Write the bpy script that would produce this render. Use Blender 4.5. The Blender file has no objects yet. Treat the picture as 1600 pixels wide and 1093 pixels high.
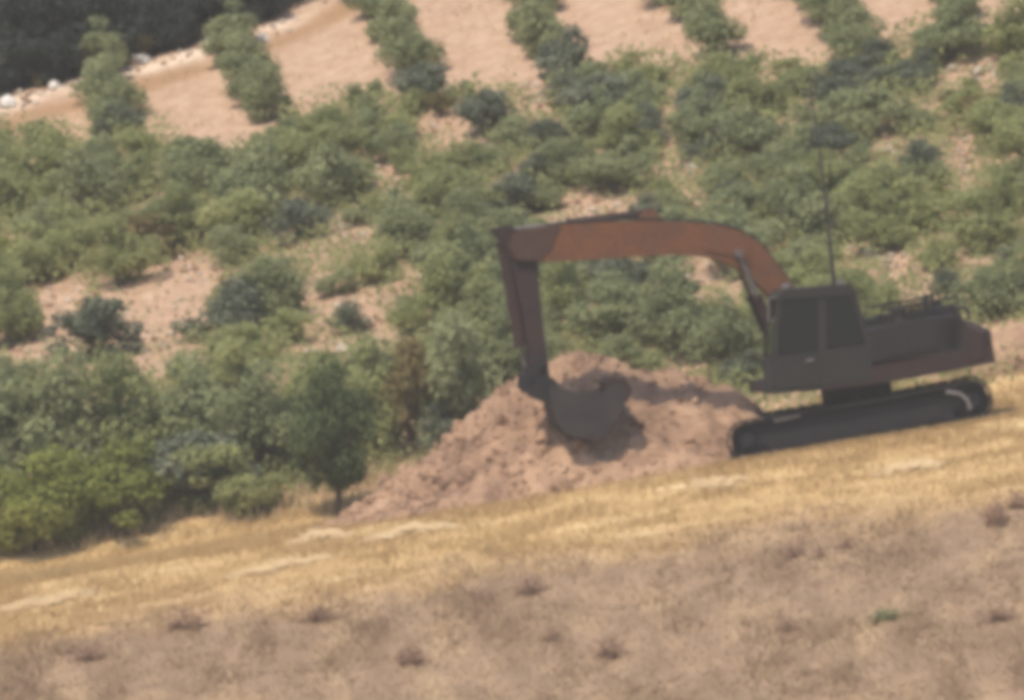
import bpy, bmesh, math, random
import numpy as np
from mathutils import Vector, Matrix

random.seed(7)
rng = np.random.default_rng(11)
scn = bpy.context.scene
COL = scn.collection
R = math.radians

# ------------------------------------------------------------------ camera
CAM = np.array((0.0, -300.0, 24.95))
PITCH = math.atan(0.075)
LENS = 626.0
cam_d = bpy.data.cameras.new('camera')
cam_d.lens = LENS
cam_d.sensor_width = 36.0
cam_d.clip_start = 1.0
cam_d.clip_end = 3000.0
cam_o = bpy.data.objects.new('camera', cam_d)
cam_o.location = CAM
cam_o.rotation_euler = (math.pi / 2 - PITCH, 0, 0)
COL.objects.link(cam_o)
scn.camera = cam_o

# ------------------------------------------------------------------ sky, sun, exposure
SUN_EL, SUN_AZ = R(60), R(218)
w = bpy.data.worlds.new('World')
scn.world = w
w.use_nodes = True
wn = w.node_tree
sky = wn.nodes.new('ShaderNodeTexSky')
sky.sky_type = 'NISHITA'
sky.sun_disc = False
sky.sun_elevation = SUN_EL
sky.sun_rotation = SUN_AZ
sky.dust_density = 2.0
bg = wn.nodes['Background']
bg.inputs['Strength'].default_value = 0.15
wn.links.new(sky.outputs['Color'], bg.inputs['Color'])
sd = bpy.data.lights.new('sun', 'SUN')
sd.energy = 3.0
sd.angle = R(0.6)
sd.color = (1.0, 0.91, 0.76)
so = bpy.data.objects.new('sun', sd)
sdir = Vector((math.cos(SUN_EL) * math.sin(SUN_AZ), math.cos(SUN_EL) * math.cos(SUN_AZ), math.sin(SUN_EL)))
so.rotation_euler = (-sdir).to_track_quat('-Z', 'Y').to_euler()
so.location = (30, 20, 60)
COL.objects.link(so)
vs = scn.view_settings
vs.view_transform = 'Standard'
vs.look = 'None'
vs.exposure = 0.34
vs.gamma = 1.0
vs.use_curve_mapping = False
scn.render.engine = 'CYCLES'
scn.cycles.pixel_filter_type = 'BLACKMAN_HARRIS'
scn.cycles.filter_width = 6.2          # soft long-lens picture
scn.cycles.max_bounces = 3
scn.cycles.transparent_max_bounces = 8
scn.cycles.volume_bounces = 0

# ------------------------------------------------------------------ helpers
def smooth(a, b, x):
    t = np.clip((x - a) / (b - a), 0, 1)
    return t * t * (3 - 2 * t)

def _hash(ix, iy, s):
    n = (ix.astype(np.int64) * 374761393 + iy.astype(np.int64) * 668265263 + s * 982451653) & 0x7fffffff
    n = ((n ^ (n >> 13)) * 1274126177) & 0x7fffffff
    n = n ^ (n >> 16)
    return (n & 0xffff) / 65535.0

def vnoise(x, y, s=0):
    x = np.asarray(x, float); y = np.asarray(y, float)
    ix = np.floor(x); iy = np.floor(y)
    fx = x - ix; fy = y - iy
    fx = fx * fx * (3 - 2 * fx); fy = fy * fy * (3 - 2 * fy)
    a = _hash(ix, iy, s); b = _hash(ix + 1, iy, s); c = _hash(ix, iy + 1, s); d = _hash(ix + 1, iy + 1, s)
    return (a * (1 - fx) + b * fx) * (1 - fy) + (c * (1 - fx) + d * fx) * fy

def fbm(x, y, s=0, o=4):
    v = 0; a = 0.5
    for i in range(o):
        v = v + a * vnoise(x, y, s + i); x = x * 2.03; y = y * 2.03; a *= 0.5
    return v

def tag(o, label=None, cat=None, group=None, kind=None):
    if label: o['label'] = label
    if cat: o['category'] = cat
    if group: o['group'] = group
    if kind: o['kind'] = kind
    return o

def empty(name, loc=(0, 0, 0), rot=(0, 0, 0)):
    o = bpy.data.objects.new(name, None)
    o.location = loc; o.rotation_euler = rot
    o.empty_display_size = 0.3
    COL.objects.link(o)
    return o

def link(name, me, parent=None, loc=None, rot=None, scale=None):
    o = bpy.data.objects.new(name, me)
    if parent is not None: o.parent = parent
    if loc is not None: o.location = loc
    if rot is not None: o.rotation_euler = rot
    if scale is not None: o.scale = scale
    COL.objects.link(o)
    return o

def mesh_np(name, verts, faces_n, k, mat, smooth_sh=False):
    """verts (N,3), faces_n (M,k) int"""
    me = bpy.data.meshes.new(name)
    nv, nf = len(verts), len(faces_n)
    me.vertices.add(nv); me.loops.add(nf * k); me.polygons.add(nf)
    me.vertices.foreach_set('co', np.asarray(verts, np.float32).ravel())
    me.loops.foreach_set('vertex_index', np.asarray(faces_n, np.int32).ravel())
    me.polygons.foreach_set('loop_start', np.arange(0, nf * k, k, dtype=np.int32))
    me.polygons.foreach_set('use_smooth', np.full(nf, smooth_sh))
    me.update(calc_edges=True)
    if mat: me.materials.append(mat)
    return me

def attr(me, name, arr, dom='POINT'):
    a = me.color_attributes.new(name, 'FLOAT_COLOR', dom)
    a.data.foreach_set('color', np.asarray(arr, np.float32).ravel())

def bm_mesh(name, bm, mat, smooth_sh=False, bevel=0.0):
    if bevel:
        bmesh.ops.bevel(bm, geom=[e for e in bm.edges if e.is_manifold and e.calc_face_angle(0) > 0.5],
                        offset=bevel, segments=2, affect='EDGES', clamp_overlap=True)
    bmesh.ops.recalc_face_normals(bm, faces=bm.faces)
    me = bpy.data.meshes.new(name)
    bm.to_mesh(me); bm.free()
    if smooth_sh:
        for p in me.polygons: p.use_smooth = True
    me.materials.append(mat)
    return me

def box(bm, c, s, rot=None):
    m = Matrix.Translation(c)
    if rot is not None: m = m @ rot
    m = m @ Matrix.Diagonal((s[0], s[1], s[2], 1))
    bmesh.ops.create_cube(bm, size=1.0, matrix=m)

def prism(bm, pts, y0, y1):
    """closed (x,z) outline extruded in y"""
    a = [bm.verts.new((p[0], y0, p[1])) for p in pts]
    b = [bm.verts.new((p[0], y1, p[1])) for p in pts]
    n = len(pts)
    bm.faces.new(a); bm.faces.new(b[::-1])
    for i in range(n):
        bm.faces.new((a[i], b[i], b[(i + 1) % n], a[(i + 1) % n]))

def tube(bm, path, radii, seg=8, cap=True):
    path = [Vector(p) for p in path]
    if not hasattr(radii, '__len__'): radii = [radii] * len(path)
    rings = []
    for i, p in enumerate(path):
        d = (path[min(i + 1, len(path) - 1)] - path[max(i - 1, 0)]).normalized()
        u = d.orthogonal().normalized() if i == 0 else (u - d * u.dot(d)).normalized()
        v = d.cross(u)
        rings.append([bm.verts.new(p + (u * math.cos(2 * math.pi * k / seg) + v * math.sin(2 * math.pi * k / seg)) * radii[i]) for k in range(seg)])
    for a, b in zip(rings, rings[1:]):
        for k in range(seg):
            bm.faces.new((a[k], a[(k + 1) % seg], b[(k + 1) % seg], b[k]))
    if cap:
        bm.faces.new(rings[0][::-1]); bm.faces.new(rings[-1])

# ------------------------------------------------------------------ terrain
_yy = np.arange(-700, 700.01, 0.1)
_sl = np.interp(_yy, [-700, -330, -305, -296, -200, -190, -70, -50, -2.2, -1.6, 1.6, 2.6, 34, 60, 140, 260, 700],
                     [0.0, 0.0, 0.0, -0.28, -0.28, 0, 0, 0.172, 0.172, -0.04, -0.04, 0.205, 0.205, 0.22, 0.22, 0.0, 0.0])
_zz = np.concatenate([[0], np.cumsum((_sl[1:] + _sl[:-1]) * 0.05)])
_zz -= np.interp(-1.2, _yy, _zz)
_shift = 23.2 - np.interp(-300, _yy, _zz)
# bring the camera's own hill to eye height by a steeper far bank
_zz += _shift * (1 - smooth(-298, -205, _yy))

def T(x, y):
    x = np.asarray(x, float); y = np.asarray(y, float)
    z = np.interp(y, _yy, _zz)
    tilt = 0.172 + 0.05 * smooth(8, 32, y)
    fade = 1 - smooth(60, 200, np.abs(y))
    return z + tilt * 30 * np.tanh(x / 30) * fade

def Tn(x, y):
    """terrain with its small relief"""
    flat = smooth(2.2, 4.5, np.abs(np.asarray(y, float))) * 0.8 + 0.2
    return T(x, y) + ((fbm(x * 0.45, y * 0.45, 3) - 0.47) * 0.22 + (fbm(x * 2.2, y * 2.2, 9, 3) - 0.44) * 0.09) * flat

SC = 36.0 / LENS / 1600.0
cp, sp = math.cos(PITCH), math.sin(PITCH)
def ray(px, py):
    a = (px - 800) * SC; b = (546.5 - py) * SC
    return np.array((a, cp + b * sp, -sp + b * cp))
_ts = np.arange(270, 460, 0.05)
def G(px, py):
    """ground point seen at a source pixel"""
    d = ray(px, py)
    P = CAM + _ts[:, None] * d
    below = P[:, 2] < T(P[:, 0], P[:, 1])
    i = int(np.argmax(below)) if below.any() else len(_ts) - 1
    return P[i]
def PXM(y):
    """source pixels per metre at depth y"""
    return 1.0 / (SC * (y + 300))
def proj(x, y, z):
    v = np.stack([np.asarray(x) - CAM[0], np.asarray(y) - CAM[1], np.asarray(z) - CAM[2]])
    f = v[1] * cp - v[2] * sp
    u = v[1] * sp + v[2] * cp
    return 800 + v[0] / f / SC, 546.5 - u / f / SC

# bare patches in the picture's hillside (centre x, y, half width, half height in source pixels)
OPEN = [(90, 475, 48, 34), (255, 490, 85, 62), (45, 552, 95, 30), (290, 430, 60, 22), (200, 545, 70, 28),
        (520, 480, 62, 32), (575, 520, 34, 34), (500, 555, 45, 16), (608, 282, 28, 20), (690, 202, 38, 26), (930, 330, 75, 24),
        (1105, 440, 48, 38), (1350, 400, 50, 14), (1400, 420, 18, 30), (1520, 112, 60, 16), (1080, 268, 20, 10),
        (455, 382, 34, 18), (835, 150, 26, 22), (1570, 540, 36, 34), (1505, 255, 14, 26), (1385, 235, 18, 16), (545, 370, 20, 16)]
FIELD = np.array([(-400, 240), (0, 190), (140, 200), (230, 190), (345, 235), (440, 175), (560, 130), (700, 128), (850, 120),
                  (1000, 85), (1180, 90), (1280, 88), (1420, 40), (1600, 20), (2000, -30)], float)
def field_line(px):
    return np.interp(px, FIELD[:, 0], FIELD[:, 1])
EDGE = np.array([(-400, 290), (0, 165), (250, 95), (420, 40), (520, -10), (900, -160), (2000, -600)], float)
def edge_line(px):
    return np.interp(px, EDGE[:, 0], EDGE[:, 1])

# ------------------------------------------------------------------ materials
def mat(name):
    m = bpy.data.materials.new(name); m.use_nodes = True
    nt = m.node_tree
    return m, nt, nt.nodes['Principled BSDF'], nt.nodes.new, nt.links.new

def noise(nt, scale, detail=4, rough=0.6, vec=None):
    n = nt.nodes.new('ShaderNodeTexNoise')
    n.inputs['Scale'].default_value = scale
    n.inputs['Detail'].default_value = detail
    n.inputs['Roughness'].default_value = rough
    if vec is not None: nt.links.new(vec, n.inputs['Vector'])
    return n

def ramp(nt, fac, stops):
    r = nt.nodes.new('ShaderNodeValToRGB')
    el = r.color_ramp.elements
    while len(el) < len(stops): el.new(0.5)
    for e, (p, c) in zip(el, stops):
        e.position = p; e.color = (*c, 1)
    nt.links.new(fac, r.inputs[0])
    return r

def mixc(nt, fac, a, b, mode='MIX'):
    m = nt.nodes.new('ShaderNodeMix'); m.data_type = 'RGBA'; m.blend_type = mode
    if isinstance(fac, float): m.inputs[0].default_value = fac
    else: nt.links.new(fac, m.inputs[0])
    for s, i in ((a, 6), (b, 7)):
        if isinstance(s, tuple): m.inputs[i].default_value = (*s, 1)
        else: nt.links.new(s, m.inputs[i])
    return m.outputs[2]

def paint(name, col, rough=0.5, metal=0.0, dirt=(0.2, 0.14, 0.10), amt=0.5, scale=3.0):
    m, nt, b, N, L = mat(name)
    tc = N('ShaderNodeTexCoord')
    n1 = noise(nt, scale, 6, 0.65, tc.outputs['Object'])
    n2 = noise(nt, scale * 7, 4, 0.6, tc.outputs['Object'])
    r1 = ramp(nt, n1.outputs['Fac'], [(0.40, (0, 0, 0)), (0.68, (amt, amt, amt))])
    c = mixc(nt, r1.outputs[0], col, dirt)
    r2 = ramp(nt, n2.outputs['Fac'], [(0.3, (0.75, 0.75, 0.75)), (0.7, (1.1, 1.1, 1.1))])
    c = mixc(nt, 1.0, c, r2.outputs[0], 'MULTIPLY')
    L(c, b.inputs['Base Color'])
    b.inputs['Roughness'].default_value = rough
    b.inputs['Specular IOR Level'].default_value = 0.25
    b.inputs['Metallic'].default_value = metal
    bp = N('ShaderNodeBump'); bp.inputs['Strength'].default_value = 0.15; bp.inputs['Distance'].default_value = 0.01
    L(n2.outputs['Fac'], bp.inputs['Height']); L(bp.outputs[0], b.inputs['Normal'])
    return m

LEAFGAIN = {'leaf_olive': 1.85, 'leaf_grey_green': 1.85, 'leaf_dark': 1.75, 'leaf_bright': 1.75, 'weed_brown': 1.7, 'stubble': 1.12, 'leaf_forest': 1.15}
def leaf_mat(name, cols, trans=0.48):
    cols = [tuple(min(0.8, q * LEAFGAIN.get(name, 1.0)) for q in c) for c in cols]
    m, nt, b, N, L = mat(name)
    oi = N('ShaderNodeObjectInfo')
    at = N('ShaderNodeAttribute'); at.attribute_name = 'tone'
    sep = N('ShaderNodeSeparateColor'); L(at.outputs['Color'], sep.inputs[0])
    md = N('ShaderNodeMath'); md.operation = 'MULTIPLY_ADD'
    L(sep.outputs[0], md.inputs[0]); md.inputs[1].default_value = 0.55
    m2 = N('ShaderNodeMath'); m2.operation = 'MULTIPLY'; L(oi.outputs['Random'], m2.inputs[0]); m2.inputs[1].default_value = 0.45
    L(m2.outputs[0], md.inputs[2])
    r = ramp(nt, md.outputs[0], [(i / (len(cols) - 1), c) for i, c in enumerate(cols)])
    L(r.outputs[0], b.inputs['Base Color'])
    b.inputs['Roughness'].default_value = 0.85
    b.inputs['Specular IOR Level'].default_value = 0.08
    t = N('ShaderNodeBsdfTranslucent'); L(r.outputs[0], t.inputs['Color'])
    mx = N('ShaderNodeMixShader'); mx.inputs[0].default_value = trans
    L(b.outputs[0], mx.inputs[1]); L(t.outputs[0], mx.inputs[2])
    L(mx.outputs[0], nt.nodes['Material Output'].inputs['Surface'])
    return m

M = {}
M['olive'] = leaf_mat('leaf_olive', [(0.114, 0.124, 0.054), (0.170, 0.180, 0.078), (0.236, 0.236, 0.106)])
M['grey'] = leaf_mat('leaf_grey_green', [(0.104, 0.117, 0.058), (0.156, 0.168, 0.085), (0.216, 0.222, 0.120)])
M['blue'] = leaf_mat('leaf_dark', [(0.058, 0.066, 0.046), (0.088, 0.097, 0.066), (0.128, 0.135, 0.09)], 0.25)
M['treeleaf'] = leaf_mat('leaf_tree', [(0.062, 0.086, 0.038), (0.095, 0.122, 0.052), (0.14, 0.165, 0.07)], 0.3)
M['bright'] = leaf_mat('leaf_bright', [(0.108, 0.121, 0.034), (0.155, 0.166, 0.046), (0.210, 0.210, 0.064)])
M['dry'] = leaf_mat('leaf_dry', [(0.17, 0.14, 0.065), (0.24, 0.195, 0.085), (0.32, 0.24, 0.115)])
M['forest'] = leaf_mat('leaf_forest', [(0.026, 0.032, 0.027), (0.040, 0.047, 0.038), (0.06, 0.066, 0.052)], 0.2)
M['weed'] = leaf_mat('weed_brown', [(0.16, 0.10, 0.072), (0.21, 0.135, 0.096), (0.27, 0.18, 0.125)], 0.3)
M['straw'] = leaf_mat('straw', [(0.46, 0.32, 0.16), (0.55, 0.395, 0.205), (0.64, 0.475, 0.275)], 0.3)
M['stubble'] = leaf_mat('stubble', [(0.28, 0.192, 0.122), (0.34, 0.238, 0.150), (0.41, 0.290, 0.178)], 0.3)
M['swath'] = leaf_mat('swath', [(0.54, 0.39, 0.22), (0.62, 0.46, 0.27), (0.70, 0.54, 0.33)], 0.2)
M['palestraw'] = leaf_mat('pale_straw', [(0.48, 0.35, 0.20), (0.60, 0.46, 0.28), (0.72, 0.58, 0.37)], 0.3)
M['bark'] = paint('bark', (0.10, 0.07, 0.05), 0.9, 0, (0.05, 0.035, 0.03), 0.7, 6)
M['boom'] = paint('boom_paint', (0.165, 0.066, 0.030), 0.7, 0, (0.095, 0.053, 0.037), 0.75, 2.2)
M['body'] = paint('body_paint', (0.019, 0.017, 0.017), 0.8, 0, (0.035, 0.028, 0.025), 0.5, 2.0)
M['bodyred'] = paint('lower_body_paint', (0.040, 0.019, 0.018), 0.75, 0, (0.032, 0.024, 0.022), 0.7, 2.0)
M['tip'] = paint('tip_plate_paint', (0.062, 0.033, 0.026), 0.75, 0, (0.09, 0.05, 0.036), 0.7, 5)
M['stick'] = paint('dark_stick_paint', (0.030, 0.018, 0.019), 0.75, 0, (0.05, 0.03, 0.026), 0.6, 3)
M['frame'] = paint('cab_frame', (0.025, 0.023, 0.022), 0.8, 0, (0.036, 0.031, 0.027), 0.4, 3)
M['steel'] = paint('dirty_steel', (0.016, 0.014, 0.018), 0.75, 0.0, (0.03, 0.024, 0.026), 0.6, 4)
M['bucket'] = paint('bucket_steel', (0.034, 0.028, 0.029), 0.75, 0.0, (0.058, 0.046, 0.043), 0.6, 3)
M['chrome'] = paint('rod_chrome', (0.16, 0.14, 0.13), 0.45, 0.5, (0.2, 0.15, 0.12), 0.4, 5)
M['rubber'] = paint('black_rubber', (0.03, 0.03, 0.03), 0.8, 0, (0.1, 0.08, 0.06), 0.4, 5)
M['lamp'] = paint('lamp_glass', (0.7, 0.7, 0.68), 0.2, 0, (0.4, 0.35, 0.3), 0.3, 8)
M['white_stone'] = paint('white_stone', (0.72, 0.68, 0.62), 0.9, 0, (0.55, 0.47, 0.38), 0.5, 4)
M['worn_and_glint'] = paint('worn_metal_and_glint', (0.20, 0.18, 0.17), 0.6, 0, (0.12, 0.10, 0.09), 0.6, 8)  # bare metal of the fittings, also the bars that imitate highlights on the track
M['stone'] = paint('pale_stone', (0.52, 0.44, 0.36), 0.9, 0, (0.40, 0.29, 0.2), 0.7, 4)
mg, nt, b, N, L = mat('cab_glass')
b.inputs['Base Color'].default_value = (0.006, 0.008, 0.007, 1)
b.inputs['Roughness'].default_value = 0.12
b.inputs['Specular IOR Level'].default_value = 0.3
M['glass'] = mg

# soil of the pile
m, nt, b, N, L = mat('dug_soil')
geo = N('ShaderNodeNewGeometry')
n1 = noise(nt, 1.1, 6, 0.65, geo.outputs['Position']); n2 = noise(nt, 9, 6, 0.7, geo.outputs['Position'])
r1 = ramp(nt, n1.outputs['Fac'], [(0.36, (0.21, 0.126, 0.080)), (0.5, (0.34, 0.212, 0.133)), (0.66, (0.47, 0.308, 0.196))])
r2 = ramp(nt, n2.outputs['Fac'], [(0.3, (0.7, 0.68, 0.68)), (0.7, (1.15, 1.12, 1.1))])
L(mixc(nt, 1.0, r1.outputs[0], r2.outputs[0], 'MULTIPLY'), b.inputs['Base Color'])
b.inputs['Roughness'].default_value = 0.95
bp = N('ShaderNodeBump'); bp.inputs['Strength'].default_value = 0.6; bp.inputs['Distance'].default_value = 0.05
L(n2.outputs['Fac'], bp.inputs['Height']); L(bp.outputs[0], b.inputs['Normal'])
M['soil'] = m

# hillside ground
m, nt, b, N, L = mat('hillside_ground')
geo = N('ShaderNodeNewGeometry')
P_ = geo.outputs['Position']
at = N('ShaderNodeAttribute'); at.attribute_name = 'zone'
sep = N('ShaderNodeSeparateColor'); L(at.outputs['Color'], sep.inputs[0])
mp1 = N('ShaderNodeMapping'); L(P_, mp1.inputs['Vector']); mp1.inputs['Scale'].default_value = (1.6, 0.45, 0.45)
n1 = noise(nt, 0.6, 5, 0.6, mp1.outputs[0]); n2 = noise(nt, 3.0, 6, 0.7, P_); n3 = noise(nt, 14, 5, 0.7, P_)
st = N('ShaderNodeMapping'); L(P_, st.inputs['Vector'])
st.inputs['Scale'].default_value = (0.35, 1.6, 1.0); st.inputs['Rotation'].default_value = (0, 0, 0.15)
n4 = noise(nt, 1.3, 5, 0.6, st.outputs[0])
soil = ramp(nt, n2.outputs['Fac'], [(0.28, (0.38, 0.235, 0.155)), (0.5, (0.47, 0.315, 0.215)), (0.72, (0.56, 0.40, 0.285))])
straw = ramp(nt, n4.outputs['Fac'], [(0.28, (0.42, 0.27, 0.125)), (0.48, (0.51, 0.35, 0.17)), (0.62, (0.60, 0.43, 0.22)), (0.70, (0.76, 0.61, 0.38))])
brown = ramp(nt, n1.outputs['Fac'], [(0.34, (0.235, 0.155, 0.098)), (0.5, (0.31, 0.213, 0.138)), (0.66, (0.40, 0.282, 0.172))])
c = mixc(nt, sep.outputs[1], soil.outputs[0], brown.outputs[0])
c = mixc(nt, sep.outputs[0], c, straw.outputs[0])
c = mixc(nt, sep.outputs[2], c, (0.72, 0.58, 0.45))
at2 = N('ShaderNodeAttribute'); at2.attribute_name = 'cover'
sep2 = N('ShaderNodeSeparateColor'); L(at2.outputs['Color'], sep2.inputs[0])
c = mixc(nt, sep2.outputs[0], c, (0.36, 0.22, 0.125))
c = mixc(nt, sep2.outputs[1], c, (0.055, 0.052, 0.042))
r3 = ramp(nt, n3.outputs['Fac'], [(0.28, (0.78, 0.76, 0.74)), (0.7, (1.12, 1.12, 1.12))])
c = mixc(nt, 1.0, c, r3.outputs[0], 'MULTIPLY')
L(c, b.inputs['Base Color'])
b.inputs['Roughness'].default_value = 0.97
b.inputs['Specular IOR Level'].default_value = 0.1
bp = N('ShaderNodeBump'); bp.inputs['Strength'].default_value = 0.5; bp.inputs['Distance'].default_value = 0.06
L(n3.outputs['Fac'], bp.inputs['Height']); L(bp.outputs[0], b.inputs['Normal'])
M['ground'] = m

# ------------------------------------------------------------------ the ground sheet
def straw_zone(x, y):
    wob = (fbm(x * 0.5 + 9, y * 0.5, 21) - 0.47) * 2.6 + (fbm(x * 2, y * 2, 25) - 0.47) * 1.2
    front = -5.9 - 0.08 * x + wob
    back = 4.0 + 0.06 * x + wob * 0.5
    return smooth(-1.7, 1.5, y - front) * (1 - smooth(-0.4, 0.6, y - back)), front
def brown_zone(x, y):
    s, front = straw_zone(x, y)
    return 1 - smooth(-1.5, 1.3, y - front)

def axis(lo, hi, a, b, fine, grow):
    c = list(np.arange(a, b + 1e-6, fine)); s = fine; v = b
    while v < hi:
        s *= grow; v += s; c.append(min(v, hi))
    s = fine; v = a; pre = []
    while v > lo:
        s *= grow; v -= s; pre.append(max(v, lo))
    return np.array(pre[::-1] + c)
gx = axis(-600, 600, -13, 13, 0.11, 1.18)
gy = axis(-600, 600, -16, 40, 0.12, 1.18)
X, Y = np.meshgrid(gx, gy)
Z = Tn(X, Y)
nx, ny = len(gx), len(gy)
idx = np.arange(nx * ny).reshape(ny, nx)
F = np.stack([idx[:-1, :-1], idx[:-1, 1:], idx[1:, 1:], idx[1:, :-1]], -1).reshape(-1, 4)
me = mesh_np('ground', np.stack([X, Y, Z], -1).reshape(-1, 3), F, 4, M['ground'], True)
sz, _ = straw_zone(X, Y)
bz = brown_zone(X, Y)
PXg, PYg = proj(X, Y, T(X, Y))
el = edge_line(PXg)
pale = np.exp(-((PYg - el - 4 + (fbm(X * 1.5, Y * 1.5, 40) - 0.47) * 30) / 11.0) ** 2) * (Y > 15) * (Y < 60) * smooth(0.30, 0.55, fbm(X * 1.1, Y * 1.1, 47))
attr(me, 'zone', np.stack([sz, bz, pale, np.ones_like(sz)], -1).reshape(-1, 4))
ochre = np.exp(-((PYg - el - 32 + (fbm(X * 1.1, Y * 1.1, 42) - 0.47) * 26) / 12.0) ** 2) * (Y > 15) * (Y < 60)
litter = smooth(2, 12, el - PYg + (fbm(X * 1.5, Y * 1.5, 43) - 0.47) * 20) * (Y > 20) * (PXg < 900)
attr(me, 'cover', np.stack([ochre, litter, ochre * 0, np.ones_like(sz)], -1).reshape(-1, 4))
tag(link('ground', me), kind='structure')

# ------------------------------------------------------------------ dug pile
PX0 = lambda px: (px - 800) / 93.0
def pile_h(x, y):
    def cone(cx, cy, rx, ryf, ryb, h, p=1.25):
        ry = np.where(y < cy, ryf, ryb)
        d = np.sqrt(((x - cx) / np.where(x < cx, rx[0], rx[1])) ** 2 + ((y - cy) / ry) ** 2)
        return h * (1.06 - np.sqrt(d * d + 0.012)) * 1.0
    a = cone(0.98, 1.45, (3.7, 3.8), 2.85, 2.4, 2.36)
    c = cone(2.65, 1.90, (3.6, 2.45), 3.0, 2.4, 1.56)
    e = cone(-1.5, 0.5, (1.5, 1.7), 1.6, 1.6, 0.62)
    h = np.maximum(np.maximum(a, c), e)
    k = 0.25
    h = h + k * np.exp(-np.abs(a - c) / k) * 0.3 * (np.minimum(a, c) > 0)
    n = (fbm(x * 1.3, y * 1.3, 51) - 0.47) * 0.42 + (fbm(x * 4, y * 4, 55) - 0.47) * 0.42 + (vnoise(x * 8.5, y * 8.5, 58) - 0.5) * 0.10 * (x < 1.6)
    return h + n * smooth(-0.2, 0.5, h)
px_ = np.arange(-4.2, 6.2, 0.07); py_ = np.arange(-2.6, 5.6, 0.07)
X, Y = np.meshgrid(px_, py_)
Hh = pile_h(X, Y)
Z = Tn(X, Y) + np.where(Hh > 0, Hh, np.maximum(Hh, -0.5)) - 0.03
keep = Hh > -0.15
nx, ny = len(px_), len(py_)
idx = np.arange(nx * ny).reshape(ny, nx)
F = np.stack([idx[:-1, :-1], idx[:-1, 1:], idx[1:, 1:], idx[1:, :-1]], -1).reshape(-1, 4)
F = F[keep.ravel()[F].all(1)]
used = np.unique(F); remap = np.full(nx * ny, -1); remap[used] = np.arange(len(used))
V = np.stack([X, Y, Z], -1).reshape(-1, 3)[used]
pile = empty('soil_pile', (1.2, 1.3, float(T(1.2, 1.3))))
tag(pile, 'heap of freshly dug reddish brown earth under the excavator bucket', 'soil pile')
pl = np.array(pile.location)
link('mound', mesh_np('mound', V - pl, remap[F], 4, M['soil'], True), pile)

bx_, by_, _ = G(1600, 585)
ux = np.arange(-1.5, 1.5, 0.08); uy = np.arange(-0.9, 0.9, 0.08)
X, Y = np.meshgrid(bx_ + ux, by_ + 0.7 + uy)
d = np.sqrt(((X - bx_) / 1.3) ** 2 + ((Y - by_ - 0.7) / 0.75) ** 2)
Hb = 0.66 * (1 - d ** 1.5) + (fbm(X * 3, Y * 3, 91) - 0.47) * 0.25
Z = Tn(X, Y) + np.maximum(Hb, -0.12)
nx, ny = len(ux), len(uy); idx = np.arange(nx * ny).reshape(ny, nx)
F = np.stack([idx[:-1, :-1], idx[:-1, 1:], idx[1:, 1:], idx[1:, :-1]], -1).reshape(-1, 4)
o_ = np.array((bx_, by_ + 0.7, float(T(bx_, by_ + 0.7))))
tag(link('earth_bank', mesh_np('earth_bank', np.stack([X, Y, Z], -1).reshape(-1, 3) - o_, F, 4, M['soil'], True), None, o_), 'low reddish earth bank behind the excavator tail at the right border', 'earth bank')

def rock_mesh(name, seed, material, jag=0.35):
    bm = bmesh.new()
    bmesh.ops.create_icosphere(bm, subdivisions=1, radius=0.5)
    rr = random.Random(seed)
    for v in bm.verts:
        v.co *= 1 + rr.uniform(-jag, jag)
        v.co.z *= 0.75
    return bm_mesh(name, bm, material)
def under_near_track(x, y): return x > 3.4 and -1.5 < y < 1.5
clods = [rock_mesh('clod', s, M['soil']) for s in range(7)]
rr = random.Random(5)
n = 0
while n < 300:
    x = rr.uniform(-3.6, 5.0); y = rr.uniform(-2.2, 2.0)
    h = float(pile_h(np.array(x), np.array(y)))
    if h < -0.12 or (h > 0.05 and rr.random() < 0.35): continue
    if x > 1.5 and rr.random() < 0.6: continue
    s = rr.uniform(0.06, 0.15) if rr.random() < 0.8 else rr.uniform(0.15, 0.27)
    if h < 0.3: s *= 1.25
    z = float(Tn(x, y)) + max(h, 0) - 0.03
    link('clod', clods[n % 7], pile, Vector((x, y, z + s * 0.12)) - pile.location,
         (rr.uniform(0, 6), rr.uniform(0, 6), rr.uniform(0, 6)), (s * rr.uniform(0.8, 1.3), s, s))
    n += 1

g = np.random.default_rng(71); tv, tf, off = [], [], 0
cb = [(np.array([v.co[:] for v in q.vertices]), np.array([p.vertices[:] for p in q.polygons])) for q in clods]
while len(tv) < 1500:
    x = g.uniform(-4.2, 4.8); y = g.uniform(-2.6, 1.6)
    h = float(pile_h(np.array(x), np.array(y)))
    if h < -0.35 or (x > 1.2 and h > 0.25 and g.uniform() < 0.6) or under_near_track(x, y): continue
    sc = g.uniform(0.03, 0.10) * (0.7 if h < -0.1 else 1.0)
    Bv, Bf = cb[g.integers(7)]
    q = Matrix.Rotation(g.uniform(0, 6), 3, 'X') @ Matrix.Rotation(g.uniform(0, 6), 3, 'Z')
    tv.append((Bv * sc) @ np.array(q) + np.array((x, y, float(Tn(x, y)) + max(h, 0) - 0.02)) - pl); tf.append(Bf + off); off += len(Bv)
tag(link('loose_earth', mesh_np('loose_earth', np.concatenate(tv), np.concatenate(tf), 3, M['soil']), pile), kind='stuff')

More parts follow.
